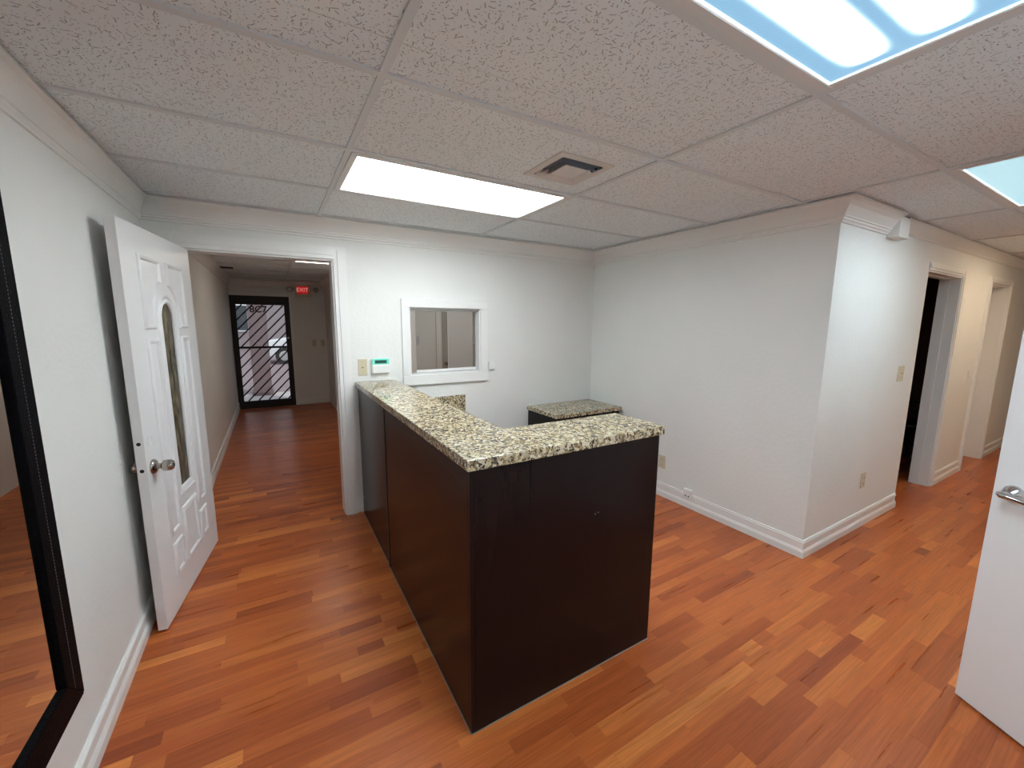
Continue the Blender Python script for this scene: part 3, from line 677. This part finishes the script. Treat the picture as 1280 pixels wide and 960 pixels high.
# ------------------------------------------------------------------ sliding pass-through window
win = thing('window_1', 'small sliding glass pass-through window in thick white frame', 'window', ((WX0 + WX1) / 2, 0, WZ0), kind='structure')
OX0, OX1, OZ0, OZ1 = 1.535, 2.310, 1.006, 1.711
for nm, a in (('frame_rail', (OX0, OX1, -0.022, 0, OZ0, WZ0)), ('frame_rail', (OX0, OX1, -0.022, 0, WZ1, OZ1)), ('frame_side', (OX0, WX0, -0.022, 0, WZ0, WZ1)), ('frame_side', (WX1, OX1, -0.022, 0, WZ0, WZ1))):
    obj(nm, bevel(BX(*a), 0.003), 'trim_paint', win)
obj('jamb_lining', BXS((WX0, WX0 + 0.008, 0, T, WZ0, WZ1), (WX1 - 0.008, WX1, 0, T, WZ0, WZ1), (WX0 + 0.008, WX1 - 0.008, 0, T, WZ1 - 0.008, WZ1), (WX0 + 0.008, WX1 - 0.008, 0, T, WZ0, WZ0 + 0.008)), 'trim_paint', win)
obj('track', BXS((WX0 + 0.008, WX1 - 0.008, 0.040, 0.086, WZ1 - 0.026, WZ1 - 0.008), (WX0 + 0.008, WX1 - 0.008, 0.040, 0.086, WZ0 + 0.008, WZ0 + 0.016)), 'aluminium', win)
for (a, b, yv, hx) in ((1.668, 1.955, 0.050, 1.683), (1.905, WX1 - 0.009, 0.074, 2.205)):
    p = obj('sliding_pane', BX(a, b, yv - 0.002, yv + 0.002, WZ0 + 0.016, WZ1 - 0.020), 'smoked_glass', win)
    c = Vector(win.location)
    def wl(*a6): return (a6[0] - c.x, a6[1] - c.x, a6[2] - c.y, a6[3] - c.y, a6[4] - c.z, a6[5] - c.z)
    sub(p, 'bottom_rail', BX(*wl(a, b, yv - 0.007, yv + 0.007, WZ0 + 0.014, WZ0 + 0.036)), 'trim_paint')
    sub(p, 'finger_pull', bevel(BX(*wl(hx - 0.010, hx + 0.010, yv - 0.006, yv - 0.002, 1.335, 1.415)), 0.0015), 'pewter')
    sub(p, 'edge_strip', BX(*wl(b - 0.005, b, yv - 0.003, yv + 0.003, WZ0 + 0.036, WZ1 - 0.020)), 'aluminium')

# ------------------------------------------------------------------ wall plates and devices
def wall_dev(name, label, cat, loc, rotz, group=None):
    return thing(name, label, cat, loc, rotz, group)
# local frame of plates: x along the wall, -y out of the wall, z up, origin plate centre
def plate(t, w_, h_, mat, d_=0.006): return obj('cover_plate', bevel(BX(-w_ / 2, w_ / 2, -d_, 0, -h_ / 2, h_ / 2), 0.002), mat, t, world=False)
def screw(p, z): sub(p, 'screw', lathe([(0.003, -0.006), (0.003, -0.0072)], 'y', 8, (0, 0, z)), 'pewter')
def light_switch(label, loc, rotz, mat='plastic_ivory', w_=0.070, h_=0.118):
    t = wall_dev('light_switch', label, 'light switch', loc, rotz); p = plate(t, w_, h_, mat)
    g_ = prism(bmesh.new(), [(-0.006, -0.004), (-0.006, 0.004), (-0.018, 0.010), (-0.018, 0.004)], 'x', -0.005, 0.005)
    obj('toggle', g_, mat, t, world=False); screw(p, 0.030); screw(p, -0.030); return t
def outlet(label, loc, rotz, mat='plastic_ivory'):
    t = wall_dev('wall_outlet', label, 'outlet', loc, rotz); p = plate(t, 0.072, 0.116, mat); screw(p, 0)
    for z in (0.024, -0.024):
        r_ = obj('receptacle', bevel(BX(-0.015, 0.015, -0.0085, -0.005, z - 0.015, z + 0.015), 0.003), mat, t, world=False)
        sub(r_, 'slot', BXS((-0.007, -0.005, -0.0092, -0.008, z - 0.003, z + 0.007), (0.005, 0.007, -0.0092, -0.008, z - 0.003, z + 0.007), (-0.002, 0.002, -0.0092, -0.008, z - 0.010, z - 0.006)), 'dark_hole')
    return t
t = wall_dev('cable_outlet', 'ivory wall plate with one round jack beside the alarm keypad', 'wall plate', (1.2235, 0, 1.174), 0)
p = plate(t, 0.068, 0.128, 'plastic_ivory'); obj('jack', lathe([(0.010, -0.005), (0.009, -0.010), (0.004, -0.0105)], 'y', 16), 'plastic_ivory', t, True, world=False)
sub(p, 'jack_hole', lathe([(0.005, -0.0105), (0.005, -0.0112)], 'y', 12), 'dark_hole'); screw(p, 0.042); screw(p, -0.042)
kp = wall_dev('alarm_keypad', 'white alarm keypad with green lit display on the back wall', 'keypad', (1.357, 0, 1.179), 0)
body = bevel(BX(-0.071, 0.071, -0.026, 0, -0.062, 0.062), 0.012, 3); obj('body', body, 'plastic_white', kp, True, world=False)
dp = obj('display_bezel', bevel(BX(-0.066, 0.066, -0.030, -0.020, 0.014, 0.060), 0.004), 'green_plastic', kp, world=False); dp['label'] = 'green translucent display band'
sub(dp, 'display', BX(-0.046, 0.046, -0.0312, -0.029, 0.022, 0.048), 'lcd_green')
lcd = bmesh.new()
for i in range(9): box(lcd, -0.040 + i * 0.009, -0.034 + i * 0.009, -0.0318, -0.031, 0.028, 0.042)
sub(dp, 'display_segments', lcd, 'dark_hole')
obj('cover_flap', bevel(BX(-0.062, 0.062, -0.029, -0.022, -0.054, 0.008), 0.004), 'plastic_white', kp, world=False)
t = wall_dev('door_chime', 'small white button box at the right edge of pass-through window', 'button', (2.349, 0, 1.136), 0)
obj('body', bevel(BX(-0.028, 0.028, -0.020, 0, -0.036, 0.036), 0.004), 'plastic_white', t, world=False); obj('button', lathe([(0.010, -0.019), (0.010, -0.022), (0.007, -0.0235)], 'y', 16), 'plastic_white', t, True, world=False)
outlet('ivory duplex outlet on blank wall beside counter end', (W1, -0.985, 0.312), -math.pi / 2)
t = wall_dev('phone_jack', 'small white twin jack box cut into the right wall baseboard', 'phone jack', (W1 - 0.004, -1.274, 0.125), -math.pi / 2)
bx_ = obj('body', bevel(BX(-0.036, 0.036, -0.026, 0.0, -0.036, 0.036), 0.003), 'plastic_white', t, world=False)
for x in (-0.014, 0.014): sub(bx_, 'jack_hole', BX(x - 0.005, x + 0.005, -0.0272, -0.025, -0.026, -0.014), 'dark_hole')
light_switch('ivory light switch on hall wall before the first doorway', (4.825, -D, 1.152), 0, w_=0.115)
outlet('ivory duplex outlet low on hall wall near the outer corner', (4.385, -D, 0.370), 0)
light_switch('white light switch beside the second hall doorway', (6.66, -D, 1.02), 0, 'plastic_white')
light_switch('light switch on far wall nearer the black security door', (1.305, FY, 1.14), 0)
light_switch('light switch on far wall farther from the black security door', (1.449, FY, 1.14), 0)

# ------------------------------------------------------------------ ceiling lights
def ceiling_light(loc, mat, label, rim=False, w_=2 * TS, d_=TS):
    x0, y0 = loc; x1, y1 = x0 + w_, y0 + d_
    t = thing('ceiling_light', label, 'ceiling light', ((x0 + x1) / 2, (y0 + y1) / 2, H), group=None)
    e = 0.012; f_ = 0.030
    a, b, c, d = x0 + e + 0.001, x1 - e - 0.001, y0 + e + 0.001, y1 - e - 0.001
    for q_ in ((a, b, c, c + f_), (a, b, d - f_, d), (a, a + f_, c + f_, d - f_), (b - f_, b, c + f_, d - f_)):
        obj('frame', bevel(BX(q_[0], q_[1], q_[2], q_[3], H - 0.004, H + 0.012), 0.002, 1), 'lamp_frame', t)
    df = obj('diffuser', BX(a + f_, b - f_, c + f_, d - f_, H + 0.002, H + 0.006), mat, t)
    if rim:
        r_ = 0.006
        obj('lens_rim', BXS((a + f_, b - f_, c + f_, c + f_ + r_, H - 0.001, H + 0.002), (a + f_, b - f_, d - f_ - r_, d - f_, H - 0.001, H + 0.002), (a + f_, a + f_ + r_, c + f_ + r_, d - f_ - r_, H - 0.001, H + 0.002), (b - f_ - r_, b - f_, c + f_ + r_, d - f_ - r_, H - 0.001, H + 0.002)), 'lens_rim', t)
    obj('housing', BXS((a, b, c, d, H + 0.10, H + 0.11), (a, b, c, c + 0.004, H + 0.012, H + 0.10), (a, b, d - 0.004, d, H + 0.012, H + 0.10), (a, a + 0.004, c + 0.004, d - 0.004, H + 0.012, H + 0.10), (b - 0.004, b, c + 0.004, d - 0.004, H + 0.012, H + 0.10)), 'lamp_frame', t)
    return t
ceiling_light(L1, 'diffuser_white', 'bright white recessed panel light beside the square air vent')
ceiling_light(L2, 'diffuser_cool', 'bluish prismatic panel light with two tubes glowing through, above counter front', True)
ceiling_light(L3, 'diffuser_corner', 'pale cyan panel light above the outer wall corner', True)
ceiling_light(L4, 'diffuser_warm', 'warm panel light farther down the hall')
ceiling_light((0.895, 2.403 - TS), 'diffuser_far', 'square recessed panel light in the far waiting room ceiling', w_=TS)
ceiling_light((2.2, 0.9), 'diffuser_office', 'panel light in the small room behind the sliding window')

# ------------------------------------------------------------------ air vents
def air_vent(V, label, z=H + 0.007):
    x0, x1, y0, y1 = V; cx, cy = (x0 + x1) / 2, (y0 + y1) / 2
    t = thing('air_vent', label, 'air vent', (cx, cy, z)); f_ = 0.036
    bm = BXS((x0, x1, y0, y0 + f_, z - 0.008, z), (x0, x1, y1 - f_, y1, z - 0.008, z), (x0, x0 + f_, y0 + f_, y1 - f_, z - 0.008, z), (x1 - f_, x1, y0 + f_, y1 - f_, z - 0.008, z))
    obj('flange', bevel(bm, 0.002, 1), 'vent_paint', t)
    a, b, c, d = x0 + f_, x1 - f_, y0 + f_, y1 - f_
    obj('duct', BXS((a, b, c, d, z + 0.055, z + 0.06), (a - 0.002, a, c, d, z, z + 0.055), (b, b + 0.002, c, d, z, z + 0.055), (a, b, c - 0.002, c, z, z + 0.055), (a, b, d, d + 0.002, z, z + 0.055)), 'plenum', t)
    def blade(p0, p1, n_, mat):                       # curved blade between two points, flaring along n_ downwards
        bm = bmesh.new(); sec = [(0.0, 0.016), (0.003, 0.004), (0.010, -0.007), (0.022, -0.014)]
        A = [bm.verts.new((p0[0] + n_[0] * o_, p0[1] + n_[1] * o_, z + h_)) for o_, h_ in sec] + [bm.verts.new((p0[0] + n_[0] * (o_ - 0.001), p0[1] + n_[1] * (o_ - 0.001), z + h_ + 0.002)) for o_, h_ in sec[::-1]]
        B = [bm.verts.new((p1[0] + n_[0] * o_, p1[1] + n_[1] * o_, z + h_)) for o_, h_ in sec] + [bm.verts.new((p1[0] + n_[0] * (o_ - 0.001), p1[1] + n_[1] * (o_ - 0.001), z + h_ + 0.002)) for o_, h_ in sec[::-1]]
        n = len(A); bm.faces.new(A); bm.faces.new(B[::-1])
        for i in range(n): bm.faces.new((A[i], A[(i + 1) % n], B[(i + 1) % n], B[i]))
        obj('blade', bm, mat, t, True)
    wl_ = b - a
    for i in range(2):                                # two long blades towards the room front
        yv = c + 0.032 + i * 0.034
        blade((a + 0.004, yv), (b - 0.004, yv), (0, -1), 'vent_blade')
    yv = d - 0.030; blade((a + 0.004, yv), (b - 0.004, yv), (0, 1), 'vent_paint')
    for i in range(2):
        xv = a + 0.034 + i * 0.034; blade((xv, c + 0.072), (xv, d - 0.034), (-1, 0), 'vent_paint')
    xv = b - 0.030; blade((xv, c + 0.072), (xv, d - 0.034), (1, 0), 'vent_paint')
    obj('centre_plate', BX(a + 0.072, b - 0.034, c + 0.072, d - 0.034, z - 0.004, z - 0.001), 'vent_paint', t)
    return t
air_vent(VENT, 'square curved-blade air vent next to the bright white panel light')
t = thing('ceiling_register', 'small dark slotted air register in the far waiting room ceiling', 'air vent', (0.17, 3.48, H + 0.007))
obj('flange', BX(0.075, 0.262, 3.36, 3.60, H - 0.002, H + 0.007), 'vent_paint', t)
for i in range(5): obj('slot', BX(0.095, 0.242, 3.385 + i * 0.042, 3.410 + i * 0.042, H - 0.004, H - 0.002), 'plenum', t)

# ------------------------------------------------------------------ right: open flush door with lever handle
a2 = Vector((2.977, -2.961)); b2 = Vector((2.88, -3.158)); d2 = (b2 - a2).normalized(); RW = 0.82; RT = 0.036
# local: x from latch to hinge, y=0 visible face, +y into the leaf
door2 = thing('door_2', 'plain white flush door with chrome lever handle standing open', 'door', (a2.x, a2.y, 0), math.atan2(d2.y, d2.x), kind='structure')
# which side is the camera on? local -y must face the camera
nl = Vector((d2.y, -d2.x)); sgn = -1.0 if nl.dot(Vector((CP.x, CP.y)) - a2) > 0 else 1.0     # local -y direction is (d2.y, -d2.x)
def fy(v): return v if sgn < 0 else -v               # v<0 : towards camera
y_in = sorted((0.0, fy(RT)))
obj('leaf', bevel(BX(0, RW, y_in[0], y_in[1], 0.010, 1.985), 0.0015, 1), 'door_paint', door2, world=False)
lu, lz = 0.062, 0.905
obj('rosette', lathe([(0.034, fy(0.0)), (0.034, fy(-0.005)), (0.030, fy(-0.012)), (0.018, fy(-0.020)), (0.0125, fy(-0.026)), (0.011, fy(-0.046))], 'y', 28, (lu, 0, lz)), 'chrome', door2, True, world=False)
lev = tube([(lu - 0.012, fy(-0.050), lz + 0.001), (lu, fy(-0.053), lz + 0.001), (lu + 0.03, fy(-0.055), lz), (lu + 0.075, fy(-0.052), lz - 0.002), (lu + 0.112, fy(-0.046), lz - 0.004)], [0.008, 0.0125, 0.0105, 0.0095, 0.006], 12)
obj('lever', lev, 'chrome', door2, True, world=False)
obj('latch_plate', BX(-0.001, 0.001, min(fy(0.006), fy(0.030)), max(fy(0.006), fy(0.030)), lz - 0.028, lz + 0.028), 'chrome', door2, world=False)
for z in (0.2, 1.0, 1.8): obj('hinge', lathe([(0.006, z - 0.045), (0.006, z + 0.045)], 'z', 12, (RW + 0.004, fy(RT), 0)), 'chrome', door2, True, world=False)

# ------------------------------------------------------------------ second hall door, recessed and shut
dr = thing('door_3', 'white door set back in the second hall doorway', 'door', ((B0 + B1) / 2, -2.03, 0), kind='structure')
obj('leaf', BX(B0 + 0.016, B1 - 0.016, -2.005, -1.990, 0.008, BZ - 0.016), 'door_paint', dr)
for (x0, x1, z0, z1) in ((B0 + 0.11, 7.20, 0.22, 0.85), (7.30, B1 - 0.11, 0.22, 0.85), (B0 + 0.11, 7.20, 1.02, 1.80), (7.30, B1 - 0.11, 1.02, 1.80)):
    obj('panel_moulding', tube([(x0, -2.005, z0), (x1, -2.005, z0), (x1, -2.005, z1), (x0, -2.005, z1)], 0.006, 6, True), 'door_paint', dr, True)
obj('door_knob', lathe([(0.030, -2.005), (0.028, -2.013), (0.012, -2.018), (0.012, -2.040), (0.026, -2.050), (0.027, -2.066), (0.016, -2.074)], 'y', 20, (7.13, 0, 0.925)), 'pewter', dr, True)

# ------------------------------------------------------------------ black security door at the end of the waiting room
sdoor = thing('door_4', 'black iron security door with diagonal bars over bright glass', 'door', (0.49, FY, 0), kind='structure')
IX0, IX1, IZ0, IZ1 = 0.132, 0.852, 0.132, 1.818
yb = FY + 0.02
for nm, a in (('stile', (FX0 + 0.001, IX0, FY, FY + 0.05, 0.0, FGZ)), ('stile', (IX1, FG1, FY, FY + 0.05, 0.0, FGZ)), ('rail', (IX0, IX1, FY, FY + 0.05, 0.0, IZ0)), ('rail', (IX0, IX1, FY, FY + 0.05, IZ1, FGZ)), ('rail', (IX0, IX1, FY + 0.012, FY + 0.034, 1.060, 1.096))):
    obj(nm, BX(*a), 'black_iron', sdoor)
obj('glass_pane', BX(IX0 - 0.01, IX1 + 0.01, FY + 0.056, FY + 0.062, IZ0 - 0.01, IZ1 + 0.01), 'clear_glass', sdoor)
def diag(c0, zlo, zhi):
    """bar on the line z = c0 + 1.07*(x-IX0), clipped to the opening"""
    k = 1.07; xs = max(IX0, IX0 + (zlo - c0) / k); xe = min(IX1, IX0 + (zhi - c0) / k)
    if xe - xs < 0.03: return
    w_ = 0.016; bm = bmesh.new()
    prism(bm, [(xs, c0 + k * (xs - IX0) - w_), (xe, c0 + k * (xe - IX0) - w_), (xe, c0 + k * (xe - IX0) + w_), (xs, c0 + k * (xs - IX0) + w_)], 'y', FY + 0.016, FY + 0.030)
    obj('diagonal_bar', bm, 'black_iron', sdoor)
c0 = -0.60
while c0 < 1.8:
    diag(c0, IZ0, 1.066); diag(c0, 1.092, IZ1); c0 += 0.166
obj('door_knob', lathe([(0.016, FY), (0.016, FY - 0.006), (0.010, FY - 0.012), (0.017, FY - 0.020), (0.018, FY - 0.034), (0.010, FY - 0.040)], 'y', 16, (0.884, 0, 1.24)), 'chrome', sdoor, True)
def text_mesh(body, size, depth, bold=0.0):
    cu = bpy.data.curves.new('txt', 'FONT'); cu.body = body; cu.size = size; cu.extrude = depth; cu.align_x = 'CENTER'; cu.align_y = 'CENTER'; cu.offset = bold
    o = bpy.data.objects.new('txt', cu); COL.objects.link(o); dg = bpy.context.evaluated_depsgraph_get(); dg.update()
    me = bpy.data.meshes.new_from_object(o.evaluated_get(dg)); bpy.data.objects.remove(o, do_unlink=True)
    me.transform(Matrix.Rotation(math.pi / 2, 4, 'X')); return me
def put_text(name, body, size, depth, mat, parent, loc, bold=0.0):
    me = text_mesh(body, size, depth, bold); me.materials.clear(); me.materials.append(MATS[mat])
    o = bpy.data.objects.new(name, me); COL.objects.link(o); o.parent = parent; o.location = loc; return o
put_text('unit_number', '8C7', 0.155, 0.002, 'black_iron', sdoor, (0.455 - 0.49, 0.053, 1.735), 0.003)

# exit sign with two emergency lamp heads
ex = thing('exit_sign', 'exit sign with red letters panel and two emergency lamp heads', 'exit sign', (1.172, FY, 2.08))
obj('housing', bevel(BX(1.045, 1.300, FY - 0.055, FY, 1.985, 2.195), 0.006), 'plastic_ivory', ex)
rp = obj('face_panel', BX(1.070, 1.252, FY - 0.058, FY - 0.054, 2.030, 2.160), 'exit_red', ex); rp['label'] = 'red illuminated face reading EXIT'
put_text('lettering', 'EXIT', 0.095, 0.001, 'exit_letter', ex, (1.161 - 1.172, -0.0590, 2.095 - 2.08))
for x in (0.965, 1.375):
    h_ = obj('lamp_head', lathe([(0.030, FY - 0.02), (0.046, FY - 0.045), (0.048, FY - 0.085), (0.040, FY - 0.090)], 'y', 18, (x, 0, 2.10)), 'pewter', ex, True)
    xa, xb = sorted((x, 1.172 + (0.13 if x > 1.2 else -0.13)))
    obj('lamp_arm', BX(xa, xb, FY - 0.035, FY - 0.015, 2.090, 2.110), 'plastic_ivory', ex)

# ------------------------------------------------------------------ dim office: chair seen through the first hall doorway
oc = thing('office_chair', 'black office chair in the unlit room past the hall doorway', 'chair', (7.15, -1.62, 0), math.radians(200))
obj('seat', bevel(BX(-0.24, 0.24, -0.24, 0.24, 0.33, 0.40), 0.025, 3), 'black_leather', oc, True, world=False)
obj('backrest', bevel(BX(-0.22, 0.22, 0.20, 0.26, 0.44, 0.92), 0.025, 3), 'black_leather', oc, True, world=False)
obj('back_support', BX(-0.03, 0.03, 0.23, 0.25, 0.34, 0.50), 'black_iron', oc, world=False)
obj('column', lathe([(0.03, 0.10), (0.03, 0.33)], 'z', 16), 'black_iron', oc, True, world=False)
for i in range(5):
    a = 2 * math.pi * i / 5; lg = obj('leg', tube([(0, 0, 0.11), (0.26 * math.cos(a), 0.26 * math.sin(a), 0.075)], [0.022, 0.014]), 'black_iron', oc, True, world=False)
    sub(lg, 'caster', lathe([(0.028, -0.012), (0.028, 0.012)], 'x', 14, (0.26 * math.cos(a), 0.26 * math.sin(a), 0.028)), 'tyre', True)
    sub(lg, 'caster_stem', lathe([(0.008, 0.03), (0.008, 0.08)], 'z', 8, (0.26 * math.cos(a), 0.26 * math.sin(a), 0)), 'black_iron')
for s in (-1, 1):
    obj('armrest', tube([(s * 0.25, -0.12, 0.36), (s * 0.28, -0.12, 0.58), (s * 0.28, 0.14, 0.60), (s * 0.25, 0.18, 0.36)], 0.014), 'black_leather', oc, True, world=False)

# ------------------------------------------------------------------ outside the security door
struct('ground', BXS((-14, 16, FY + T + 1.9, 40, -0.2, -0.05),), 'asphalt', 'grey mauve parking lot pavement outside the security door', 'ground')
struct('walkway', BX(-14, 16, FY + T, FY + T + 1.9, -0.2, -0.04), 'concrete', 'pale concrete walkway just outside the security door', 'walkway')
pil = thing('pillar', 'mauve stucco pillar standing outside the security door', 'pillar', (0.40, 7.0, -0.05))
obj('shaft', bevel(BX(0.22, 0.56, 6.84, 7.17, 0.06, 3.0), 0.01), 'stucco_mauve', pil)
obj('base', bevel(BX(0.19, 0.59, 6.81, 7.20, -0.045, 0.06), 0.008), 'stucco_mauve', pil)
bl = thing('building', 'pale stucco building across the parking lot', 'building', (-2, 24, -0.05))
obj('wall', BX(-14, 6, 24, 30, -0.05, 4.6), 'stucco_pale', bl)
obj('parapet', BX(-14.1, 6.1, 23.85, 30, 4.6, 5.0), 'stucco_mauve', bl)
for i in range(6):
    x0 = -12 + i * 2.7
    wn = obj('window', BX(x0, x0 + 1.5, 23.94, 24.0, 1.0, 2.5), 'trim_paint', bl)
    for k in range(2): sub(wn, 'pane', BX(x0 + 0.08 + k * 0.70 + 2, x0 + 0.72 + k * 0.70 + 2, 23.92 - 24, 23.94 - 24, 1.08 + 0.05, 2.42 + 0.05), 'car_glass')
car = thing('car', 'white car parked outside beyond the security door', 'car', (2.35, 15.2, -0.05), 0)
prof = [(-2.2, 0.28), (-2.2, 0.72), (-2.1, 0.86), (-1.3, 0.98), (-0.75, 1.42), (0.75, 1.46), (1.45, 1.02), (2.1, 0.92), (2.2, 0.70), (2.2, 0.28)]
obj('body', bevel(prism(bmesh.new(), prof, 'y', -0.85, 0.85), 0.05, 3), 'car_white', car, True, world=False)
sidew = [(-1.15, 0.98), (-0.68, 1.34), (0.70, 1.38), (1.25, 1.02)]
for s in (-1, 1): obj('side_window', prism(bmesh.new(), sidew, 'y', s * 0.845, s * 0.858), 'car_glass', car, world=False)
obj('windscreen', prism(bmesh.new(), [(-1.29, 1.005), (-0.77, 1.415), (-0.75, 1.40), (-1.26, 0.99)], 'y', -0.7, 0.7), 'car_glass', car, world=False)
for x in (-1.35, 1.35):
    for s in (-1, 1):
        wh = obj('wheel', lathe([(0.20, s * 0.74), (0.31, s * 0.74), (0.31, s * 0.88), (0.20, s * 0.88)], 'y', 24, (x, 0, 0.31)), 'tyre', car, True, world=False)
        sub(wh, 'hubcap', lathe([(0.19, s * 0.875), (0.17, s * 0.895), (0.05, s * 0.90)], 'y', 20, (x, 0, 0.31)), 'aluminium', True)
